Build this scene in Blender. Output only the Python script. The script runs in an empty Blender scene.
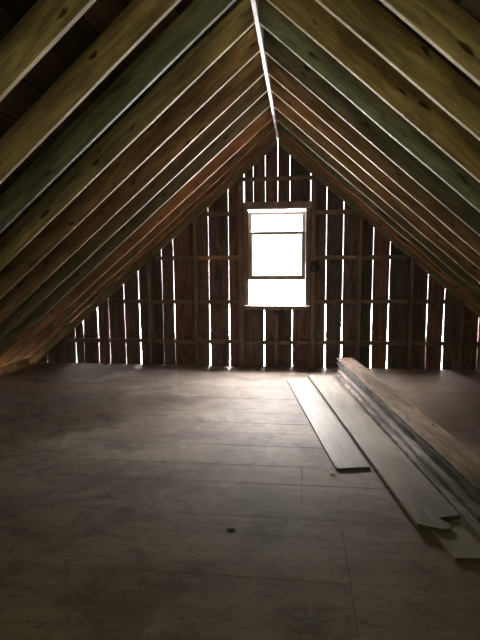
import bpy, bmesh, math, random
from mathutils import Vector, Matrix, noise

scene = bpy.context.scene
col = scene.collection
R = random.Random(11)

# ------------------------------------------------------------------ measures
CAM = (0.249, 0.0, 1.378)
RIDGE_Z = 2.745                 # rafters' lower edge at the ridge
TAN = 0.850
PHI = math.atan(TAN)
SN, CS = math.sin(PHI), math.cos(PHI)
SLOPE = {'left': (2.7505, math.atan(0.8425)), 'right': (2.7410, math.atan(0.8610))}   # height at the ridge, pitch: the old roof is not quite even
DEPTH = 0.140                   # rafter depth
GY = 6.07                       # inner face of the far gable's boards
BY = -2.30                      # inner face of the gable behind the camera
DECK_Z = RIDGE_Z + DEPTH / CS   # roof deck's underside at the ridge

# ------------------------------------------------------------------ helpers
def link(o, parent=None):
    col.objects.link(o)
    if parent is not None:
        o.parent = parent
    return o

def tag(o, label=None, cat=None, group=None, kind=None):
    if label: o['label'] = label
    if cat: o['category'] = cat
    if group: o['group'] = group
    if kind: o['kind'] = kind
    return o

def obj(name, bm, mat, parent=None, smooth=False):
    bmesh.ops.recalc_face_normals(bm, faces=bm.faces[:])
    me = bpy.data.meshes.new(name)
    bm.to_mesh(me); bm.free()
    if mat is not None: me.materials.append(mat)
    if smooth:
        for p in me.polygons: p.use_smooth = True
    return link(bpy.data.objects.new(name, me), parent)

def empty(name, loc=(0, 0, 0), parent=None):
    o = bpy.data.objects.new(name, None)
    o.location = loc
    return link(o, parent)

def box(bm, x0, x1, y0, y1, z0, z1, bev=0.0):
    vs = [bm.verts.new((x, y, z)) for x in (x0, x1) for y in (y0, y1) for z in (z0, z1)]
    f = [(0, 1, 3, 2), (4, 6, 7, 5), (0, 4, 5, 1), (2, 3, 7, 6), (0, 2, 6, 4), (1, 5, 7, 3)]
    fs = [bm.faces.new([vs[i] for i in q]) for q in f]
    if bev:
        es = list({e for q in fs for e in q.edges})
        bmesh.ops.bevel(bm, geom=es, offset=bev, segments=1, affect='EDGES', profile=0.5)

def new_box(name, dims, mat, parent=None, bev=0.003):
    bm = bmesh.new(); box(bm, *dims, bev=bev)
    return obj(name, bm, mat, parent)

def sweep(bm, stations):
    """stations: list of rings (each the same number of points) skinned into a closed solid"""
    rings = [[bm.verts.new(p) for p in st] for st in stations]
    n = len(rings[0])
    for a, b in zip(rings, rings[1:]):
        for i in range(n):
            bm.faces.new((a[i], a[(i + 1) % n], b[(i + 1) % n], b[i]))
    bm.faces.new(rings[0][::-1]); bm.faces.new(rings[-1])

def ring(y0, y1, z0, z1, c):
    """chamfered rectangle in the y/z plane"""
    return [(y0 + c, z0), (y1 - c, z0), (y1, z0 + c), (y1, z1 - c), (y1 - c, z1), (y0 + c, z1), (y0, z1 - c), (y0, z0 + c)]

def board_mesh(L, W, T, seed, wob=0.002, zwob=0.0, step=0.12, c=0.003, ragged=0.0):
    """a rough board: along +x from 0 to L, y 0..W, z 0..T"""
    bm = bmesh.new(); n = max(3, int(L / step)); st = []
    rr = random.Random(seed)
    for i in range(n + 1):
        x = L * i / n
        f = lambda k, s=1.0: noise.noise(Vector((x * 2.3 * s + seed * 3.7, k * 9.1, seed)))
        a0 = wob * f(1) + wob * .6 * f(2, 4) + wob * .45 * f(7, 11); a1 = wob * f(3) + wob * .6 * f(4, 4) + wob * .45 * f(8, 11)
        t0 = zwob * abs(f(5, 2)); t1 = zwob * f(6, 2)
        pts = ring(a0, W + a1, t0, T + t1, c)
        end = -1 if i == 0 else (1 if i == n else 0)
        st.append([(x - end * ragged * rr.random(), y, z) for y, z in pts])
    sweep(bm, st)
    return bm

# ------------------------------------------------------------------ materials
def nodes(name):
    m = bpy.data.materials.new(name); m.use_nodes = True
    nt = m.node_tree
    b = nt.nodes['Principled BSDF']
    return m, nt, nt.nodes, nt.links, b

def wood(name, dark, light, knot=(0.02, 0.014, 0.008), rough=0.75, spec=0.25, grain=1.0, knots=True, axis=0,
         bump=0.12, dirt=None, dirt_amt=0.5, vary=0.45, knot_size=0.15):
    m, nt, N, L, b = nodes(name)
    tc = N.new('ShaderNodeTexCoord'); oi = N.new('ShaderNodeObjectInfo')
    off = N.new('ShaderNodeVectorMath'); off.operation = 'MULTIPLY_ADD'
    comb = N.new('ShaderNodeCombineXYZ')
    for i in range(3): L.new(oi.outputs['Random'], comb.inputs[i])
    L.new(comb.outputs[0], off.inputs[0]); off.inputs[1].default_value = (37, 23, 51)
    L.new(tc.outputs['Object'], off.inputs[2])
    def tex(scale_long, scale_cross, detail=5, rgh=0.6, dist=0.0):
        mp = N.new('ShaderNodeMapping')
        s = [scale_cross] * 3; s[axis] = scale_long
        mp.inputs['Scale'].default_value = s
        L.new(off.outputs[0], mp.inputs['Vector'])
        n = N.new('ShaderNodeTexNoise'); n.inputs['Scale'].default_value = 1.0
        n.inputs['Detail'].default_value = detail; n.inputs['Roughness'].default_value = rgh
        n.inputs['Distortion'].default_value = dist
        L.new(mp.outputs[0], n.inputs['Vector'])
        return n
    n1 = tex(1.9 * grain, 17 * grain, 6, 0.68, 1.6)      # figure
    n2 = tex(2.5 * grain, 110 * grain, 4, 0.6, 0.2)      # fine grain
    n3 = tex(2.2, 8.0, 5, 0.62, 0.8)                           # blotches
    mix = N.new('ShaderNodeMath'); mix.operation = 'MULTIPLY_ADD'
    L.new(n2.outputs['Fac'], mix.inputs[0]); mix.inputs[1].default_value = 0.35
    L.new(n1.outputs['Fac'], mix.inputs[2])
    rp = N.new('ShaderNodeValToRGB')
    rp.color_ramp.elements[0].position = 0.50; rp.color_ramp.elements[0].color = (*dark, 1)
    rp.color_ramp.elements[1].position = 0.84; rp.color_ramp.elements[1].color = (*light, 1)
    L.new(mix.outputs[0], rp.inputs['Fac'])
    colr = rp.outputs['Color']
    # blotches of weathering
    hb = N.new('ShaderNodeMapRange'); hb.inputs['From Min'].default_value = 0.3; hb.inputs['From Max'].default_value = 0.7
    hb.inputs['To Min'].default_value = 1 - vary; hb.inputs['To Max'].default_value = 1 + vary
    L.new(n3.outputs['Fac'], hb.inputs['Value'])
    hs = N.new('ShaderNodeHueSaturation'); L.new(hb.outputs[0], hs.inputs['Value']); L.new(colr, hs.inputs['Color'])
    colr = hs.outputs['Color']
    if dirt is not None:
        nd = tex(1.1, 1.7, 5, 0.6, 0.3)
        md = N.new('ShaderNodeMapRange'); md.inputs['From Min'].default_value = 0.42; md.inputs['From Max'].default_value = 0.68
        md.inputs['To Max'].default_value = dirt_amt
        L.new(nd.outputs['Fac'], md.inputs['Value'])
        mc = N.new('ShaderNodeMix'); mc.data_type = 'RGBA'
        L.new(md.outputs[0], mc.inputs['Factor']); L.new(colr, mc.inputs[6]); mc.inputs[7].default_value = (*dirt, 1)
        colr = mc.outputs[2]
    if knots:
        mp = N.new('ShaderNodeMapping'); s = [13.0] * 3; s[axis] = 4.0
        mp.inputs['Scale'].default_value = s; L.new(off.outputs[0], mp.inputs['Vector'])
        v = N.new('ShaderNodeTexVoronoi'); v.inputs['Scale'].default_value = 1.0
        kn = N.new('ShaderNodeTexNoise'); kn.inputs['Scale'].default_value = 2.6; kn.inputs['Detail'].default_value = 3; L.new(mp.outputs[0], kn.inputs['Vector'])
        kd = N.new('ShaderNodeVectorMath'); kd.operation = 'MULTIPLY_ADD'; kd.inputs[1].default_value = (0.45, 0.45, 0.45)
        L.new(kn.outputs['Color'], kd.inputs[0]); L.new(mp.outputs[0], kd.inputs[2]); L.new(kd.outputs[0], v.inputs['Vector'])
        kr = N.new('ShaderNodeMapRange'); kr.inputs['From Min'].default_value = knot_size * .55
        kr.inputs['From Max'].default_value = knot_size * 1.15
        kr.inputs['To Min'].default_value = 0.9; kr.inputs['To Max'].default_value = 0.0
        L.new(v.outputs['Distance'], kr.inputs['Value'])
        mc = N.new('ShaderNodeMix'); mc.data_type = 'RGBA'
        L.new(kr.outputs[0], mc.inputs['Factor']); L.new(colr, mc.inputs[6]); mc.inputs[7].default_value = (*knot, 1)
        colr = mc.outputs[2]
    L.new(colr, b.inputs['Base Color'])
    b.inputs['Roughness'].default_value = rough
    b.inputs['Specular IOR Level'].default_value = spec
    if bump:
        bp = N.new('ShaderNodeBump'); bp.inputs['Strength'].default_value = bump; bp.inputs['Distance'].default_value = 0.004
        L.new(mix.outputs[0], bp.inputs['Height']); L.new(bp.outputs[0], b.inputs['Normal'])
    return m

M_olive  = wood('wood_olive', (0.150, 0.118, 0.050), (0.420, 0.345, 0.155))
M_tan    = wood('wood_tan', (0.150, 0.108, 0.050), (0.370, 0.285, 0.135))
M_green  = wood('wood_green', (0.075, 0.085, 0.058), (0.190, 0.205, 0.135))
M_greyg  = wood('wood_grey_green', (0.115, 0.138, 0.092), (0.265, 0.305, 0.205))
M_brown  = wood('wood_brown', (0.110, 0.070, 0.038), (0.280, 0.190, 0.105))
M_dark   = wood('wood_dark_olive', (0.070, 0.058, 0.036), (0.190, 0.155, 0.095))
M_red    = wood('wood_red_brown', (0.20, 0.098, 0.05), (0.38, 0.20, 0.105))
M_ridge  = wood('wood_ridge', (0.36, 0.335, 0.34), (0.54, 0.505, 0.51), knots=False, vary=0.1)
M_stud   = wood('wood_old_stud', (0.123, 0.084, 0.067), (0.261, 0.181, 0.145), vary=0.2)
M_nail   = wood('wood_nailer', (0.075, 0.054, 0.047), (0.165, 0.122, 0.106), vary=0.2)
M_nailr  = wood('wood_nailer_red', (0.17, 0.09, 0.06), (0.32, 0.18, 0.12), vary=0.2)
M_wall   = wood('wood_wall_board', (0.050, 0.036, 0.034), (0.135, 0.098, 0.090), axis=2, vary=0.35, knot_size=0.11, rough=0.85, spec=0.15)
M_wallr  = wood('wood_wall_board_red', (0.068, 0.038, 0.034), (0.175, 0.100, 0.087), axis=2, vary=0.3, rough=0.85, spec=0.15)
M_walld  = wood('wood_wall_board_dark', (0.036, 0.031, 0.030), (0.090, 0.075, 0.071), axis=2, vary=0.3, rough=0.85, spec=0.15)
M_frame  = wood('wood_window_frame', (0.100, 0.073, 0.070), (0.200, 0.150, 0.142), axis=2, knots=False, rough=0.6)
M_sash   = wood('wood_sash', (0.203, 0.152, 0.145), (0.348, 0.268, 0.254), axis=2, knots=False, rough=0.55)
M_white  = wood('paint_pale_sash', (0.66, 0.60, 0.58), (0.80, 0.75, 0.73), axis=2, knots=False, vary=0.06, rough=0.5)
M_plank  = wood('wood_pale_plank', (0.185, 0.165, 0.135), (0.310, 0.280, 0.235), dirt=(0.09, 0.077, 0.06), dirt_amt=0.55, vary=0.12, knot_size=0.06, rough=0.55)
M_plankd = wood('wood_plank_dull', (0.20, 0.185, 0.14), (0.31, 0.285, 0.22), dirt=(0.12, 0.105, 0.08), dirt_amt=0.5, vary=0.12, knot_size=0.06)
M_oldtop = wood('wood_old_brown_plank', (0.17, 0.12, 0.088), (0.37, 0.275, 0.205), dirt=(0.06, 0.042, 0.032), dirt_amt=0.85, vary=0.45, knot_size=0.10, bump=0.35)
M_oldgry = wood('wood_old_grey_plank', (0.085, 0.075, 0.068), (0.360, 0.320, 0.285), dirt=(0.035, 0.03, 0.027), dirt_amt=0.85, vary=0.5, knot_size=0.10, bump=0.4)
M_pale   = wood('wood_pale_block', (0.36, 0.25, 0.18), (0.58, 0.43, 0.33), axis=1, knots=False)
M_endraf = wood('wood_end_rafter', (0.120, 0.095, 0.060), (0.250, 0.195, 0.125), vary=0.2)

def deck_material():
    m, nt, N, L, b = nodes('roof_deck_boards')
    tc = N.new('ShaderNodeTexCoord'); sp = N.new('ShaderNodeSeparateXYZ'); L.new(tc.outputs['Object'], sp.inputs[0])
    dv = N.new('ShaderNodeMath'); dv.operation = 'DIVIDE'; L.new(sp.outputs['X'], dv.inputs[0]); dv.inputs[1].default_value = 0.185
    fl = N.new('ShaderNodeMath'); fl.operation = 'FLOOR'; L.new(dv.outputs[0], fl.inputs[0])
    fr = N.new('ShaderNodeMath'); fr.operation = 'FRACT'; L.new(dv.outputs[0], fr.inputs[0])
    wn = N.new('ShaderNodeTexWhiteNoise'); wn.noise_dimensions = '1D'; L.new(fl.outputs[0], wn.inputs['W'])
    mp = N.new('ShaderNodeMapping'); mp.inputs['Scale'].default_value = (18, 1.2, 18); L.new(tc.outputs['Object'], mp.inputs['Vector'])
    n = N.new('ShaderNodeTexNoise'); n.inputs['Scale'].default_value = 1; n.inputs['Detail'].default_value = 5; L.new(mp.outputs[0], n.inputs['Vector'])
    rp = N.new('ShaderNodeValToRGB')
    rp.color_ramp.elements[0].position = 0.3; rp.color_ramp.elements[0].color = (0.05, 0.038, 0.022, 1)
    rp.color_ramp.elements[1].position = 0.75; rp.color_ramp.elements[1].color = (0.125, 0.092, 0.055, 1)
    L.new(n.outputs['Fac'], rp.inputs['Fac'])
    mr = N.new('ShaderNodeMapRange'); mr.inputs['To Min'].default_value = 0.6; mr.inputs['To Max'].default_value = 1.3; L.new(wn.outputs['Value'], mr.inputs['Value'])
    sm = N.new('ShaderNodeMath'); sm.operation = 'GREATER_THAN'; sm.inputs[1].default_value = 0.03; L.new(fr.outputs[0], sm.inputs[0])
    ml = N.new('ShaderNodeMath'); ml.operation = 'MULTIPLY'; L.new(mr.outputs[0], ml.inputs[0]); L.new(sm.outputs[0], ml.inputs[1])
    hs = N.new('ShaderNodeHueSaturation'); L.new(rp.outputs['Color'], hs.inputs['Color']); L.new(ml.outputs[0], hs.inputs['Value'])
    L.new(hs.outputs['Color'], b.inputs['Base Color'])
    b.inputs['Roughness'].default_value = 0.9; b.inputs['Specular IOR Level'].default_value = 0.1
    return m
M_deck = deck_material()

def floor_material():
    m, nt, N, L, b = nodes('floor_boards')
    tc = N.new('ShaderNodeTexCoord')
    at = N.new('ShaderNodeAttribute'); at.attribute_name = 'tone'; at.attribute_type = 'GEOMETRY'
    def tex(scale, detail=5, rgh=0.6, dist=0.0):
        mp = N.new('ShaderNodeMapping'); mp.inputs['Scale'].default_value = scale
        L.new(tc.outputs['Object'], mp.inputs['Vector'])
        n = N.new('ShaderNodeTexNoise'); n.inputs['Scale'].default_value = 1; n.inputs['Detail'].default_value = detail
        n.inputs['Roughness'].default_value = rgh; n.inputs['Distortion'].default_value = dist
        L.new(mp.outputs[0], n.inputs['Vector']); return n
    g = tex((1.6, 26, 26), 6, 0.65, 0.5)
    rp = N.new('ShaderNodeValToRGB')
    rp.color_ramp.elements[0].position = 0.28; rp.color_ramp.elements[0].color = (0.165, 0.134, 0.108, 1)
    rp.color_ramp.elements[1].position = 0.75; rp.color_ramp.elements[1].color = (0.240, 0.200, 0.165, 1)
    L.new(g.outputs['Fac'], rp.inputs['Fac'])
    # board to board tone
    hs = N.new('ShaderNodeHueSaturation'); L.new(rp.outputs['Color'], hs.inputs['Color']); L.new(at.outputs['Fac'], hs.inputs['Value'])
    c = hs.outputs['Color']
    # worn-in brown dirt in broad patches
    def patch(c, scale, lo, hi, colour, amt, dist=0.6):
        n = tex(scale, 6, 0.62, dist)
        r = N.new('ShaderNodeMapRange'); r.inputs['From Min'].default_value = lo; r.inputs['From Max'].default_value = hi
        r.inputs['To Max'].default_value = amt; L.new(n.outputs['Fac'], r.inputs['Value'])
        x = N.new('ShaderNodeMix'); x.data_type = 'RGBA'; L.new(r.outputs[0], x.inputs['Factor'])
        L.new(c, x.inputs[6]); x.inputs[7].default_value = (*colour, 1); return x.outputs[2]
    c = patch(c, (0.9, 1.1, 1), 0.45, 0.65, (0.075, 0.057, 0.043), 0.6)
    c = patch(c, (2.6, 3.4, 1), 0.50, 0.68, (0.055, 0.043, 0.033), 0.6)
    c = patch(c, (6, 8, 1), 0.50, 0.72, (0.06, 0.046, 0.036), 0.6, 1.5)
    c = patch(c, (3.0, 2.4, 1), 0.55, 0.72, (0.30, 0.265, 0.235), 0.6)
    c = patch(c, (14, 18, 1), 0.58, 0.70, (0.04, 0.032, 0.026), 0.6, 1.0)
    c = patch(c, (30, 34, 1), 0.66, 0.74, (0.03, 0.024, 0.02), 0.8, 0.4)
    c = patch(c, (24, 28, 1), 0.66, 0.74, (0.36, 0.33, 0.30), 0.6, 0.4)
    # brown soil spread beyond the planks (a stain with its own edge)
    sp = N.new('ShaderNodeSeparateXYZ'); L.new(tc.outputs['Object'], sp.inputs[0])
    nn = tex((1.4, 1.4, 1), 5, 0.6)
    ad = N.new('ShaderNodeMath'); ad.operation = 'MULTIPLY_ADD'; L.new(nn.outputs['Fac'], ad.inputs[0]); ad.inputs[1].default_value = 0.9; L.new(sp.outputs['X'], ad.inputs[2])
    r = N.new('ShaderNodeMapRange'); r.inputs['From Min'].default_value = 1.15; r.inputs['From Max'].default_value = 1.75; r.inputs['To Max'].default_value = 0.7
    L.new(ad.outputs[0], r.inputs['Value'])
    x = N.new('ShaderNodeMix'); x.data_type = 'RGBA'; L.new(r.outputs[0], x.inputs['Factor']); L.new(c, x.inputs[6]); x.inputs[7].default_value = (0.195, 0.145, 0.110, 1)
    c = x.outputs[2]
    L.new(c, b.inputs['Base Color'])
    b.inputs['Roughness'].default_value = 0.72; b.inputs['Specular IOR Level'].default_value = 0.2
    bp = N.new('ShaderNodeBump'); bp.inputs['Strength'].default_value = 0.4; bp.inputs['Distance'].default_value = 0.004
    L.new(g.outputs['Fac'], bp.inputs['Height']); L.new(bp.outputs[0], b.inputs['Normal'])
    return m
M_floor = floor_material()

def plain(name, c, rough=0.8, spec=0.3, nscale=30, amt=0.3):
    m, nt, N, L, b = nodes(name)
    tc = N.new('ShaderNodeTexCoord'); n = N.new('ShaderNodeTexNoise'); n.inputs['Scale'].default_value = nscale
    L.new(tc.outputs['Object'], n.inputs['Vector'])
    mr = N.new('ShaderNodeMapRange'); mr.inputs['To Min'].default_value = 1 - amt; mr.inputs['To Max'].default_value = 1 + amt
    L.new(n.outputs['Fac'], mr.inputs['Value'])
    hs = N.new('ShaderNodeHueSaturation'); hs.inputs['Color'].default_value = (*c, 1); L.new(mr.outputs[0], hs.inputs['Value'])
    L.new(hs.outputs['Color'], b.inputs['Base Color'])
    b.inputs['Roughness'].default_value = rough; b.inputs['Specular IOR Level'].default_value = spec
    return m
M_black = plain('sooty_cloth', (0.022, 0.022, 0.027))
M_paint = plain('white_paint', (0.78, 0.77, 0.74), 0.6)
M_flake = plain('dark_bark', (0.035, 0.028, 0.02), 0.9)

M_endshade = plain('plank_end_shade', (0.045, 0.036, 0.027), 0.9, 0.1, 60, 0.4)  # shade on the unlit plank ends, put into the colour

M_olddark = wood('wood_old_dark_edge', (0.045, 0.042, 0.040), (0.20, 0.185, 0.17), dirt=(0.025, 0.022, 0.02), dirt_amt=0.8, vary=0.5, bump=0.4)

def glass_material():
    m, nt, N, L, b = nodes('window_glass')
    out = N['Material Output']
    tr = N.new('ShaderNodeBsdfTransparent'); tr.inputs['Color'].default_value = (0.95, 0.955, 0.95, 1)
    gl = N.new('ShaderNodeBsdfGlossy'); gl.inputs['Roughness'].default_value = 0.04
    fr = N.new('ShaderNodeFresnel'); fr.inputs['IOR'].default_value = 1.5
    mx = N.new('ShaderNodeMixShader'); L.new(fr.outputs[0], mx.inputs['Fac']); L.new(tr.outputs[0], mx.inputs[1]); L.new(gl.outputs[0], mx.inputs[2])
    L.new(mx.outputs[0], out.inputs['Surface']); N.remove(b)
    return m
M_glass = glass_material()

# ------------------------------------------------------------------ floor
def build_floor():
    bm = bmesh.new(); tone = []
    ys = [GY + 0.022, 5.78, 5.42, 5.03, 4.66, 4.43, 4.215, 3.94, 3.715, 3.455, 3.12, 2.86, 2.47, 2.30, 1.97, 1.62, 1.33, 1.0, 0.7, 0.36, 0.05, -0.3, -0.62, -0.9, -1.25, -1.55, -1.9, BY - 0.022]
    joints = {2.47: [0.476, -1.9], 2.30: [0.476, -2.2], 1.97: [0.475, -1.2], 2.86: [0.277, -2.4], 5.42: [-1.4, 1.7], 4.66: [-0.9, 2.1], 4.215: [-2.0, 1.5], 3.455: [-0.6], 3.12: [0.277, -1.6]}
    for a, b_ in zip(ys, ys[1:]):
        X = 3.40
        cuts = [-X] + sorted(joints.get(a, [R.uniform(-2.2, 2.2)])) + [X]
        for x0, x1 in zip(cuts, cuts[1:]):
            t = R.uniform(0.92, 1.08); dz = R.uniform(-0.0012, 0.0)
            n = max(2, int((x1 - x0) / 0.25)); st = []
            for i in range(n + 1):
                x = x0 + 0.001 + (x1 - x0 - 0.002) * i / n
                j0 = 0.0016 * noise.noise(Vector((x * 3, b_ * 7, 1))); j1 = 0.0016 * noise.noise(Vector((x * 3, a * 7, 4)))
                st.append([(x, y, z) for y, z in ring(b_ + 0.0007 + j0, a - 0.0007 + j1, -0.028, dz, 0.0012)])
            nb = len(bm.verts); sweep(bm, st); tone += [t] * (len(bm.verts) - nb)
    # rough subfloor under the boards
    nb = len(bm.verts); box(bm, -3.40, 3.40, BY - 0.022, GY + 0.022, -0.06, -0.0285); tone += [0.25] * (len(bm.verts) - nb)
    o = obj('floor', bm, M_floor)
    a = o.data.attributes.new('tone', 'FLOAT', 'POINT'); a.data.foreach_set('value', tone)
    tag(o, 'wide worn floor boards laid across the attic', None, None, 'structure')
build_floor()

# ------------------------------------------------------------------ roof deck
for side in (1, -1):
    bm = bmesh.new()
    z0 = DEPTH
    t0 = -z0 * SN / CS * 1.0
    t1 = (RIDGE_Z + 0.03 + z0 * CS) / SN
    s_ = 1 if side > 0 else -1
    # local: x down the slope, y along the house, z out of the roof
    y0, y1 = (BY - 0.15, GY + 0.15)
    if side < 0: y0, y1 = -y1, -y0
    box(bm, t0 + 0.0005, t1, y0, y1, z0 + 0.001, z0 + 0.026)
    o = obj('ceiling_right' if side > 0 else 'ceiling_left', bm, M_deck)
    ds = SLOPE['right' if side > 0 else 'left']
    o.location = (0, 0, ds[0]); o.rotation_euler = (0, ds[1], 0 if side > 0 else math.pi)
    tag(o, kind='structure', label='dark roof boards over the %s rafters' % ('right' if side > 0 else 'left'))

# ------------------------------------------------------------------ rafters
def rafter_mesh(side, seed, depth=DEPTH, width=0.030, drop=0.0, wob=0.0022):
    """origin on the line of the lower edges at the ridge; x down the slope, z up through the rafter"""
    top, ph = SLOPE[side]; sn, cs = math.sin(ph), math.cos(ph)
    bm = bmesh.new(); n = 26; st = []
    prof = ring(-width / 2, width / 2, -drop, depth - 0.0005, 0.0025)
    for i in range(n + 1):
        f = i / n; row = []
        for y, z in prof:
            a = (0.0135 - z * sn) / cs
            b = (top - 0.003 + z * cs) / sn
            x = a + (b - a) * f
            w = wob * noise.noise(Vector((f * 7 + seed * 5.3, seed, 0)))
            zz = wob * noise.noise(Vector((f * 9 + seed * 2.1, seed, 7))) if z < depth * .5 else 0
            k = min(1, 12 * f, 12 * (1 - f))
            row.append((x, y + w * k, z + zz * k))
        st.append(row)
    sweep(bm, st)
    return bm

LY = {-3: 1.50, -2: 1.898, -1: 2.332, 0: 2.718, 1: 3.114, 2: 3.52, 3: 3.946, 4: 4.337, 5: 4.755, 6: 5.205, 7: 5.587, 8: 5.895}
RY = {-3: 1.50, -2: 1.950, -1: 2.322, 0: 2.723, 1: 3.109, 2: 3.522, 3: 3.928, 4: 4.314, 5: 4.765, 6: 5.204, 7: 5.597, 8: 5.955}
LM = {-3: M_tan, -2: M_olive, -1: M_tan, 0: M_green, 1: M_tan, 2: M_brown, 3: M_brown, 4: M_dark, 5: M_dark, 6: M_red, 7: M_brown, 8: M_red}
RM = {-3: M_tan, -2: M_olive, -1: M_olive, 0: M_tan, 1: M_greyg, 2: M_dark, 3: M_brown, 4: M_brown, 5: M_brown, 6: M_dark, 7: M_dark, 8: M_red}
TONE = {M_olive.name: 'yellowish olive', M_tan.name: 'knotty tan', M_green.name: 'dark greenish', M_greyg.name: 'grey-green', M_brown.name: 'brown', M_dark.name: 'dark olive', M_red.name: 'reddish-brown'}
ORD = ['first', 'second', 'third', 'fourth', 'fifth', 'sixth', 'seventh', 'eighth', 'ninth', 'tenth', 'eleventh', 'twelfth']
for sd, YY, MM in (('left', LY, LM), ('right', RY, RM)):
    for n in range(8, -4, -1):
        s = (n + 5) * 1.37 + (40 if sd == 'left' else 0)
        o = obj('roof_rafter', rafter_mesh(sd, s), MM[n])
        o.location = (0, YY[n], SLOPE[sd][0]); o.rotation_euler = (0, SLOPE[sd][1], 0 if sd == 'right' else math.pi)
        k = 8 - n
        if n == -3: lab = 'knotty rafter nearest the viewer on the %s roof slope' % sd
        else: lab = '%s rafter, %s counted from the window gable, on the %s roof slope' % (TONE[MM[n].name], ORD[k], sd)
        tag(o, lab, 'rafter', 'rafters of the %s roof slope' % sd)
    # the deeper rafter fixed to the gable boards
    o = obj('roof_rafter', rafter_mesh(sd, 77 if sd == 'left' else 78, width=0.036, drop=0.060, wob=0.001), M_endraf)
    o.location = (0, GY - 0.019, SLOPE[sd][0]); o.rotation_euler = (0, SLOPE[sd][1], 0 if sd == 'right' else math.pi)
    tag(o, 'dark end rafter fixed against the gable boards on the %s side' % sd, 'rafter', 'end rafters of the window gable')

for a, b_, lab in ((7, 8, 'small pale block at the left eave, between the last two rafters'), (6, 7, 'small pale block at the left eave, one rafter bay nearer than the last')):
    bm = bmesh.new(); box(bm, -0.02, 0.02, 0.016, LY[b_] - 0.016 - LY[a], 0.0005, 0.105, .003)
    o = obj('eave_block', bm, M_pale); o.location = (-3.185, LY[a], 0)
    tag(o, lab, 'eave block', 'eave blocks of the left roof slope')

# ridge board between the rafters' upper ends
bm = bmesh.new(); st = []
for i in range(31):
    y = BY + 0.01 + (GY - 0.012 - BY - 0.01) * i / 30
    w = 0.003 * noise.noise(Vector((y * 1.7, 3, 3)))
    st.append([(px * 1.0, y, pz) for px, pz in ring(-0.0125, 0.0125, RIDGE_Z - 0.028 + w, DECK_Z - 0.022, 0.002)])
sweep(bm, st)
o = obj('ridge_board', bm, M_ridge)
tag(o, 'pale ridge board running along the peak of the roof', 'ridge board')

# ------------------------------------------------------------------ far gable wall
WX0, WX1, WZ0, WZ1 = -0.410, 0.392, 0.715, 1.985       # rough opening
def roof_z(x): return RIDGE_Z + 0.5 * DEPTH - TAN * abs(x) + 0.06
# gaps: x, widths at top / middle / bottom
GAPS_L = [(-3.028, .010, .010, .010), (-2.626, .012, .016, .026), (-2.512, .036, .012, .010), (-2.313, .028, .026, .014), (-2.163, .012, .013, .016),
          (-1.951, .024, .014, .018), (-1.754, .020, .026, .022), (-1.449, .020, .008, .007), (-1.299, .012, .020, .006), (-0.851, .012, .013, .030), (-0.602, .013, .013, .028)]
GAPS_R = [(0.578, .016, .017, .030), (0.777, .018, .018, .028), (1.128, .016, .017, .023), (1.323, .018, .018, .024), (1.770, .019, .016, .010), (1.964, .016, .022, .026), (2.362, .020, .016, .010)]
TIGHT = [-2.85, -1.60, -1.08, -0.44, 0.42, 0.96, 1.55, 2.16, 2.6, 2.85]      # joints with no daylight
wall = empty('wall_far', (0, GY, 0)); tag(wall, 'weathered vertical board gable wall with daylight in the gaps', kind='structure')

def edge_fn(x, wt, wm, wb, ztop, seed):
    def f(z, side):
        t = min(max(z / max(ztop, .1), 0), 1)
        w = wb + (wm - wb) * t * 2 if t < .5 else wm + (wt - wm) * (t - .5) * 2
        w *= 0.36
        return x + side * w / 2 + 0.0012 * noise.noise(Vector((z * 5, seed * 3.1 + side, 2))) + 0.0008 * noise.noise(Vector((z * 17, seed + side * 5, 8)))
    return f

def wall_board(e0, e1, z0, ztop, seed, mat):
    """e0(z): left edge, e1(z): right edge; ztop(x) the top line"""
    bm = bmesh.new()
    mx = max(ztop(e0(z0)), ztop(e1(z0)))
    n = max(4, int((mx - z0) / 0.10)); st = []
    y0 = R.uniform(-0.0, 0.003)
    for i in range(n + 1):
        f = i / n
        za = z0 + (ztop(e0(z0)) - z0) * f; zb = z0 + (ztop(e1(z0)) - z0) * f
        xa = e0(za); xb = e1(zb); c = 0.0015
        st.append([(xa, y0 + c, za), (xa + c, y0, za), (xb - c, y0, zb), (xb, y0 + c, zb), (xb, 0.022, zb), (xa, 0.022, za)])
    sweep(bm, st)
    o = obj('wall_board', bm, mat, wall)
    return o

def run(edges, z0, ztop, mats):
    """edges: list of (x, fn or None)"""
    for i, ((xa, fa), (xb, fb)) in enumerate(zip(edges, edges[1:])):
        ea = (lambda z, f=fa, x=xa: f(z, 1)) if fa else (lambda z, x=xa: x - 0.0002)
        eb = (lambda z, f=fb, x=xb: f(z, -1)) if fb else (lambda z, x=xb: x + 0.0002)
        wall_board(ea, eb, z0, ztop, i, mats())
def pick():
    return R.choice([M_wall, M_wall, M_wall, M_walld, M_walld, M_wallr])
def gapfn(g, i): return edge_fn(g[0], g[1], g[2], g[3], roof_z(g[0]) - .1, i)

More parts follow.
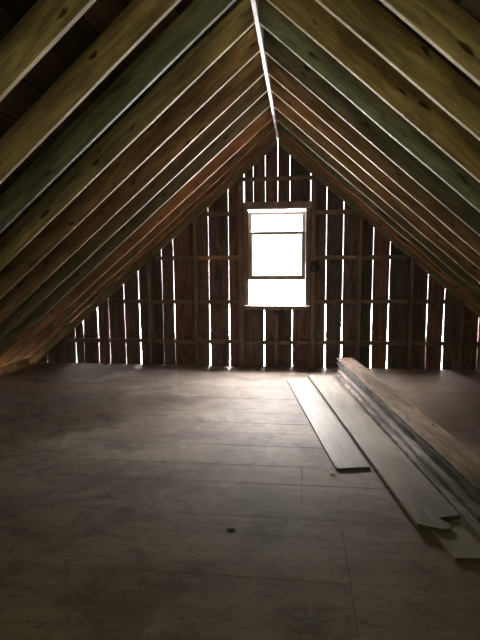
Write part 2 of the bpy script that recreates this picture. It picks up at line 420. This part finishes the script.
left = [(-3.27, None)] + [(g[0], gapfn(g, i)) for i, g in enumerate(GAPS_L)] + [(x, None) for x in TIGHT if x < -0.44] + [(WX0, None)]
right = [(WX1, None)] + [(g[0], gapfn(g, i + 20)) for i, g in enumerate(GAPS_R)] + [(x, None) for x in TIGHT if x > 0.43] + [(3.27, None)]
left.sort(key=lambda e: e[0]); right.sort(key=lambda e: e[0])
run(left, 0.0, roof_z, pick); run(right, 0.0, roof_z, pick)
TOPG = [(-0.400 + .006, .010), (-0.294, .012), (-0.150, .013), (-0.002, .013), (0.143, .013), (0.384, .012)]
te = [(-0.402, edge_fn(-0.402, .016, .016, .016, 1, 47))] + [(x, edge_fn(x, w, w, w, 1, i + 40)) for i, (x, w) in enumerate(TOPG[1:5])] + [(0.386, edge_fn(0.386, .014, .014, .014, 1, 48))]
run(te, WZ1, roof_z, lambda: R.choice([M_wall, M_wallr, M_wallr, M_walld]))
be = [(WX0, None), (-0.166, edge_fn(-0.166, .013, .014, .018, .7, 51)), (-0.008, None), (0.176, edge_fn(0.176, .013, .014, .018, .7, 52)), (WX1, None)]
run(be, 0.0, lambda x: WZ0, lambda: R.choice([M_wall, M_wallr, M_wall]))

# ------------------------------------------------------------------ studs and nailers of the gable
def stud(x0, x1, z0, z1, lab, mat=M_stud, d=0.085):
    zt = lambda x: min(z1, RIDGE_Z - 0.082 - TAN * abs(x) - 0.004)
    bm = bmesh.new(); st = []
    for i in range(13):
        f = i / 12
        za = z0 + (zt(x0) - z0) * f; zb = z0 + (zt(x1) - z0) * f
        w = 0.003 * noise.noise(Vector((f * 4, x0 * 9, 1))); c = 0.003
        st.append([(x0 + w, -0.001, za), (x1 + w, -0.001, zb), (x1 + w, -d + c, zb), (x1 + w - c, -d, zb), (x0 + w + c, -d, za), (x0 + w, -d + c, za)])
    sweep(bm, st)
    o = obj('wall_stud', bm, mat); o.location = (0, GY, 0)
    # grain runs up the stud
    return tag(o, lab, 'stud', 'studs of the window gable')
M_studz = wood('wood_old_stud_upright', (0.075, 0.054, 0.048), (0.170, 0.125, 0.108), axis=2, vary=0.2)
SX = {'L4': (-2.228, -2.188), 'L3': (-1.620, -1.578), 'L2': (-1.027, -0.983), 'L1': (-0.476, -0.414), 'C': (-0.032, 0.010), 'R1': (0.398, 0.451), 'R2': (0.952, 0.994), 'R3': (1.545, 1.587), 'R4': (2.127, 2.167)}
stud(*SX['L4'], 0.001, 9, 'dark wall stud, fourth left of the window, the shortest there', M_studz)
stud(*SX['L3'], 0.001, 9, 'dark wall stud, third left of the window', M_studz)
stud(*SX['L2'], 0.001, 9, 'dark wall stud, second left of the window', M_studz)
stud(*SX['L1'], 0.001, 9, 'wide dark stud directly beside the window, on its left', M_studz, 0.055)
stud(*SX['C'], 0.001, WZ0 - 0.045, 'short cripple stud standing under the middle of the window sill', M_studz)
stud(*SX['R1'], 0.001, 9, 'wide dark stud directly beside the window, on its right', M_studz, 0.055)
stud(*SX['R2'], 0.001, 9, 'dark wall stud, second right of the window', M_studz)
stud(*SX['R3'], 0.001, 9, 'dark wall stud, third right of the window', M_studz)
stud(*SX['R4'], 0.001, 9, 'dark wall stud, fourth right of the window, the shortest there', M_studz)

def limit(z): return (RIDGE_Z - 0.082 - (z + 0.028)) / TAN - 0.012
def nailer(xa, xb, z, lab, mat=M_nail, d=0.045, h=0.052):
    L_ = xb - xa
    bm = board_mesh(L_, d, h, z * 7 + xa, wob=0.002, zwob=0.003, step=0.08)
    o = obj('wall_nailer', bm, mat); o.location = (xa, GY - d - 0.001, z - h / 2)
    tag(o, lab, 'nailer', 'horizontal nailers of the window gable')
BAYS = {'L4': (None, 'L4', 'outermost wall bay by the left eave'), 'L3': ('L4', 'L3', 'third wall bay left of the window'), 'L2': ('L3', 'L2', 'second wall bay left of the window'), 'L1': ('L2', 'L1', 'first wall bay left of the window'),
        'CL': ('L1', 'C', 'left half of the bay under the window'), 'CR': ('C', 'R1', 'right half of the bay under the window'),
        'R1': ('R1', 'R2', 'first wall bay right of the window'), 'R2': ('R2', 'R3', 'second wall bay right of the window'), 'R3': ('R3', 'R4', 'third wall bay right of the window'), 'R4': ('R4', None, 'outermost wall bay by the right eave')}
ROWS = [(0.310, 'lowest', ['L4', 'L3', 'L2', 'L1', 'CL', 'CR', 'R1', 'R2', 'R3', 'R4']), (0.812, 'second-lowest', ['L3', 'L2', 'L1', 'R1', 'R2', 'R3']), (1.346, 'third-lowest', ['L2', 'L1', 'R1', 'R2']), (1.876, 'highest', ['L1', 'R1'])]
for z, row, bays in ROWS:
    for b in bays:
        a, c, where = BAYS[b]
        xa = SX[a][1] + 0.004 if a else -limit(z); xb = SX[c][0] - 0.004 if c else limit(z)
        xa = max(xa, -limit(z)); xb = min(xb, limit(z))
        red = (b == 'L1' and row == 'third-lowest')
        nailer(xa, xb, z + R.uniform(-.006, .006), ('%s reddish horizontal nailer in the %s' if red else '%s horizontal nailer in the %s') % (row, where), M_nailr if red else M_nail)
nailer(-limit(2.274), limit(2.274), 2.274, 'topmost horizontal nailer on the wall above the window')

# ------------------------------------------------------------------ window
win = empty('window_1', (0, GY, 0)); tag(win, 'old sash window with the lower sash pushed up, bright daylight behind', kind='structure')
bm = bmesh.new()
box(bm, WX0 + .001, -0.354, -0.046, 0.024, 0.770, WZ1 - .055, .003); box(bm, 0.332, WX1 - .001, -0.046, 0.024, 0.770, WZ1 - .055, .003)
box(bm, WX0 + .001, WX1 - .001, -0.046, 0.024, WZ1 - .068, WZ1 - .001, .003)
obj('window_frame', bm, M_frame, win)
bm = bmesh.new(); box(bm, WX0 + .001, WX1 - .001, -0.085, 0.090, WZ0 + .001, 0.7695, .004); obj('sill', bm, M_frame, win)
# casing strip over the head, in front of the boards
bm = bmesh.new(); box(bm, -0.411, 0.395, -0.068, -0.049, 1.930, 2.005, .004); obj('head_casing', bm, M_frame, win)
# sashes
def sash(name, x0, x1, z0, z1, y0, y1, stile, top, bottom, mat, gmat=M_glass):
    bm = bmesh.new()
    box(bm, x0, x0 + stile, y0, y1, z0, z1, .002); box(bm, x1 - stile, x1, y0, y1, z0, z1, .002)
    if top: box(bm, x0 + stile, x1 - stile, y0, y1, z1 - top, z1, .002)
    if bottom: box(bm, x0 + stile, x1 - stile, y0, y1, z0, z0 + bottom, .002)
    o = obj(name, bm, mat, win)
    bm = bmesh.new(); ym = (y0 + y1) / 2
    box(bm, x0 + stile + .0005, x1 - stile - .0005, ym - .0015, ym + .0015, z0 + bottom + .0005, z1 - top - .0005)
    obj('pane', bm, gmat, o)
    return o
sash('lower_sash', -0.353, 0.331, 1.080, 1.655, -0.045, -0.012, 0.046, 0.034, 0.052, M_sash)
sash('upper_sash', -0.353, 0.331, 1.33, 1.888, -0.008, 0.018, 0.040, 0.034, 0.010, M_white)

# ------------------------------------------------------------------ gable behind the viewer, with its own window
BX = 0.50; BZ0, BZ1 = 0.80, 2.0
bw = empty('wall_rear', (0, BY, 0)); tag(bw, 'board gable wall at the other end of the attic', kind='structure')
def rear(poly, z=0):
    bm = bmesh.new(); st = []
    f = [bm.verts.new((x, 0, zz)) for x, zz in poly]; b = [bm.verts.new((x, -0.03, zz)) for x, zz in poly]
    bm.faces.new(f); bm.faces.new(b[::-1]); n = len(f)
    for i in range(n): bm.faces.new((f[i], f[(i + 1) % n], b[(i + 1) % n], b[i]))
    obj('wall_board', bm, M_wall, bw)
def rz(x): return DECK_Z - TAN * abs(x)
E0 = (DECK_Z) / TAN
rear([(-E0, 0), (-BX, 0), (-BX, rz(BX))]); rear([(BX, 0), (E0, 0), (BX, rz(BX))])
rear([(-BX, 0), (BX, 0), (BX, BZ0), (-BX, BZ0)]); rear([(-BX, BZ1), (BX, BZ1), (BX, rz(BX)), (0, DECK_Z), (-BX, rz(BX))])
w2 = empty('window_2', (0, BY, 0)); tag(w2, 'plain window in the gable at the other end', kind='structure')
bm = bmesh.new()
for d in ((-BX, -BX + .05, -.05, .02, BZ0, BZ1), (BX - .05, BX, -.05, .02, BZ0, BZ1), (-BX + .05, BX - .05, -.05, .02, BZ0, BZ0 + .05), (-BX + .05, BX - .05, -.05, .02, BZ1 - .05, BZ1)):
    box(bm, *d, bev=.002)
obj('window_frame', bm, M_frame, w2)
bm = bmesh.new(); box(bm, -BX + .051, BX - .051, -.02, -.017, BZ0 + .051, BZ1 - .051); obj('pane', bm, M_glass, w2)

# ------------------------------------------------------------------ loose planks on the floor
def prism(name, outline, zfun, T, mat, org, ang, seed=0, c=0.003):
    """plank from its plan outline (world xy), its underside at zfun(x, y); the object's x axis runs along the plank"""
    bm = bmesh.new()
    rot = Matrix.Rotation(-ang, 3, 'Z')
    def loc(x, y, z): return rot @ (Vector((x, y, z)) - Vector(org))
    pts = []
    for (a, b) in zip(outline, outline[1:] + outline[:1]):
        d = math.dist(a, b); n = max(1, int(d / 0.10))
        for i in range(n):
            f = i / n; x = a[0] + (b[0] - a[0]) * f; y = a[1] + (b[1] - a[1]) * f
            if i: 
                x += 0.0018 * noise.noise(Vector((x * 6, y * 6, seed)))
            pts.append((x, y))
    cx = sum(p[0] for p in pts) / len(pts); cy = sum(p[1] for p in pts) / len(pts)
    lo = [bm.verts.new(loc(x, y, zfun(x, y))) for x, y in pts]
    hi = [bm.verts.new(loc(x, y, zfun(x, y) + T)) for x, y in pts]
    n = len(pts)
    bm.faces.new(lo[::-1]); top = bm.faces.new(hi)
    for i in range(n): bm.faces.new((lo[i], lo[(i + 1) % n], hi[(i + 1) % n], hi[i]))
    bmesh.ops.bevel(bm, geom=list(top.edges), offset=c, segments=1, affect='EDGES', profile=.5)
    bm.normal_update()
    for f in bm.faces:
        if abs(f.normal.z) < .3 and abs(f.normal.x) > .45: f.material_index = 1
    o = obj(name, bm, mat); o.data.materials.append(M_endshade); o.location = org; o.rotation_euler = (0, 0, ang)
    return o

ang = math.pi / 2 + 0.152
o = prism('loose_plank', [(0.131, 5.33), (0.352, 5.47), (0.718, 3.12), (0.515, 3.076), (0.499, 3.088), (0.492, 3.105)], lambda x, y: 0.0006, 0.020, M_plank, (0.49, 3.09, 0), ang, 1)
tag(o, 'short pale plank lying flat on the floor, outermost from the stack', 'plank', 'loose planks on the floor')
z2 = lambda x, y: 0.0006 + 0.0094 * max(0.0, 5.55 - y) + 0.0018
o = prism('loose_plank', [(0.366, 5.545), (0.620, 5.575), (1.078, 2.497), (0.975, 2.468), (0.958, 2.458), (0.985, 2.425), (1.008, 2.398), (0.995, 2.366), (0.965, 2.355), (0.900, 2.372), (0.842, 2.396)], z2, 0.021, M_plank, (0.84, 2.4, 0), ang, 2)
tag(o, 'long pale plank with a broken notched end, lying beside the old stack', 'plank', 'loose planks on the floor')
o = prism('loose_plank', [(0.955, 2.163), (1.110, 2.172), (1.033, 2.72), (0.874, 2.70)], lambda x, y: 0.0006, 0.0275, M_plankd, (0.95, 2.16, 0), ang, 3)
tag(o, 'short dull plank on the floor propping up the broken plank end', 'plank', 'loose planks on the floor')

def stack_board(a, b, W, z, T, mat, seed, lab, wob=0.012, ragged=0.05):
    """left edge from a (near) to b (far)"""
    L_ = math.dist(a, b); an = math.atan2(b[1] - a[1], b[0] - a[0])
    bm = board_mesh(L_, W, T, seed, wob=wob, zwob=0.003, step=0.035, c=0.004, ragged=ragged)
    # board_mesh grows to +y; the width lies to the right of the walking direction
    for v in bm.verts: v.co.y = -v.co.y
    bm.normal_update()
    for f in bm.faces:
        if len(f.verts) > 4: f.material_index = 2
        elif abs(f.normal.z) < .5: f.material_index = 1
    o = obj('old_plank', bm, mat); o.data.materials.append(M_oldgry if z < .08 else M_olddark); o.data.materials.append(M_endshade); o.location = (a[0], a[1], z); o.rotation_euler = (0, 0, an)
    return tag(o, lab, 'plank', 'old planks in the stack')
stack_board((1.130, 2.33), (0.670, 5.58), 0.215, 0.0012, 0.036, M_oldgry, 3, 'old grey plank at the very bottom of the stack')
stack_board((1.158, 2.41), (0.690, 5.64), 0.200, 0.042, 0.040, M_oldgry, 8, 'old grey plank second from the bottom of the stack')
stack_board((1.196, 2.46), (0.706, 5.71), 0.200, 0.091, 0.028, M_olddark, 14, 'old grey plank in the middle of the stack, above its dark gap')
stack_board((1.182, 2.50), (0.696, 5.76), 0.206, 0.1225, 0.027, M_olddark, 17, 'old grey plank just below the brown top one of the stack')
stack_board((1.186, 2.52), (0.688, 5.85), 0.208, 0.1535, 0.021, M_oldtop, 21, 'old brown split-edged plank on top of the stack', wob=0.012)

# ------------------------------------------------------------------ small things
def lump(name, loc, size, mat, seed, sub=2, rough=0.25):
    bm = bmesh.new(); bmesh.ops.create_icosphere(bm, subdivisions=sub, radius=1)
    for v in bm.verts:
        k = 1 + rough * noise.noise(v.co * 1.7 + Vector((seed, seed, 0)))
        v.co = Vector((v.co.x * size[0] * k, v.co.y * size[1] * k, v.co.z * size[2] * k))
    o = obj(name, bm, mat); o.location = loc
    return o
o = lump('hanging_bundle', (0.440, GY - 0.055 - 0.026, 1.235), (0.055, 0.026, 0.075), M_black, 3, 3, 0.4)
tag(o, 'small dark lumpy bundle hanging on the stud right of the window', 'bundle')
for (x, y), s, lab in (((0.472, 3.030), (0.017, 0.013, 0.010), 'white paint lump on the floor near the short plank end'),
                      ((0.044, 4.037), (0.010, 0.010, 0.003), 'white speck of paint on the floor in front of the window'),
                      ((0.015, 3.576), (0.007, 0.007, 0.003), 'tiny white speck of paint on the bare floor, nearer than the others')):
    o = lump('paint_chip', (x, y, s[2] * .8), s, M_paint, x * 9)
    tag(o, lab, 'paint chip', 'white paint chips on the floor')
for (x, y), s, lab in (((-0.082, 2.328), (0.022, 0.014, 0.004), 'dark flake of bark lying alone in the middle of the floor'),
                      ((-0.726, 2.83), (0.010, 0.008, 0.003), 'small dark flake on the left part of the bare floor')):
    o = lump('bark_flake', (x, y, s[2] * .8), s, M_flake, x * 9)
    tag(o, lab, 'flake', 'dark flakes on the floor')

# ------------------------------------------------------------------ daylight
w = bpy.data.worlds.new('overcast_sky'); scene.world = w; w.use_nodes = True
nt = w.node_tree; N = nt.nodes; L = nt.links
for n in list(N): N.remove(n)
out = N.new('ShaderNodeOutputWorld'); bg = N.new('ShaderNodeBackground'); L.new(bg.outputs[0], out.inputs[0])
tc = N.new('ShaderNodeTexCoord'); sp = N.new('ShaderNodeSeparateXYZ'); L.new(tc.outputs['Generated'], sp.inputs[0])
def shells(stops, name):
    """radiance by elevation: stops of (sine of elevation, colour x strength)"""
    mr = N.new('ShaderNodeMapRange'); mr.inputs['From Min'].default_value = -1; mr.inputs['From Max'].default_value = 1
    L.new(sp.outputs['Z'], mr.inputs['Value'])
    rp = N.new('ShaderNodeValToRGB'); rp.label = name
    el = rp.color_ramp.elements
    while len(el) < len(stops): el.new(0.5)
    for e, (z, c, k) in zip(el, stops):
        e.position = (z + 1) / 2; e.color = (c[0] * k, c[1] * k, c[2] * k, 1)
    L.new(mr.outputs[0], rp.inputs['Fac'])
    return rp.outputs['Color']
WARM, COOL, LAWN, TREE = (1.0, 0.945, 0.93), (1.0, 0.955, 0.95), (0.74, 0.70, 0.45), (0.62, 0.615, 0.29)
front = shells([(-0.95, WARM, 300), (-0.45, WARM, 290), (-0.13, WARM, 140), (-0.09, WARM, 5), (0.11, COOL, 5), (0.34, COOL, 16), (0.52, COOL, 240), (1.0, COOL, 400)], 'pale yard, far trees and overcast sky')
back = shells([(-0.9, LAWN, 8), (-0.25, LAWN, 17), (-0.03, LAWN, 14), (0.05, TREE, 24), (0.5, TREE, 37), (0.8, TREE, 38)], 'lawn and trees behind the house')
fy = N.new('ShaderNodeMapRange'); fy.interpolation_type = 'SMOOTHSTEP'; fy.inputs['From Min'].default_value = -0.25; fy.inputs['From Max'].default_value = 0.25
L.new(sp.outputs['Y'], fy.inputs['Value'])
mx = N.new('ShaderNodeMix'); mx.data_type = 'RGBA'; L.new(fy.outputs[0], mx.inputs['Factor'])
L.new(back, mx.inputs[6]); L.new(front, mx.inputs[7])
L.new(mx.outputs[2], bg.inputs['Color']); bg.inputs['Strength'].default_value = 1.0

def portal(name, loc, rot, sx, sy):
    l = bpy.data.lights.new(name, 'AREA'); l.shape = 'RECTANGLE'; l.size = sx; l.size_y = sy
    l.cycles.is_portal = True
    o = bpy.data.objects.new(name, l); o.location = loc; o.rotation_euler = rot; col.objects.link(o)
portal('window_daylight', (-0.007, GY + 0.10, 1.34), (-math.pi / 2, 0, 0), 0.72, 1.18)
portal('rear_window_daylight', (0, BY - 0.06, 1.4), (math.pi / 2, 0, 0), 0.92, 1.12)

# ------------------------------------------------------------------ camera
cam = bpy.data.cameras.new('camera'); co = bpy.data.objects.new('camera', cam); col.objects.link(co)
r = Vector((0.99316963, 0.11635185, -0.00873651)); u = Vector((-0.00643805, 0.12940873, 0.99157044)); f = Vector((-0.11650164, 0.9847414, -0.1292739))
m = Matrix((r, u, -f)).transposed().to_4x4(); m.translation = Vector(CAM)
co.matrix_world = m
cam.sensor_fit = 'VERTICAL'; cam.sensor_height = 24.0; cam.lens = 495.756 / 640 * 24.0
cam.clip_start = 0.01
scene.camera = co

vs = scene.view_settings
scene.display_settings.display_device = 'sRGB'
vs.view_transform = 'Standard'; vs.look = 'None'; vs.gamma = 1.0; vs.exposure = -0.06; vs.use_curve_mapping = False
scene.cycles.use_denoising = True
scene.cycles.diffuse_bounces = 6
scene.cycles.sample_clamp_indirect = 0
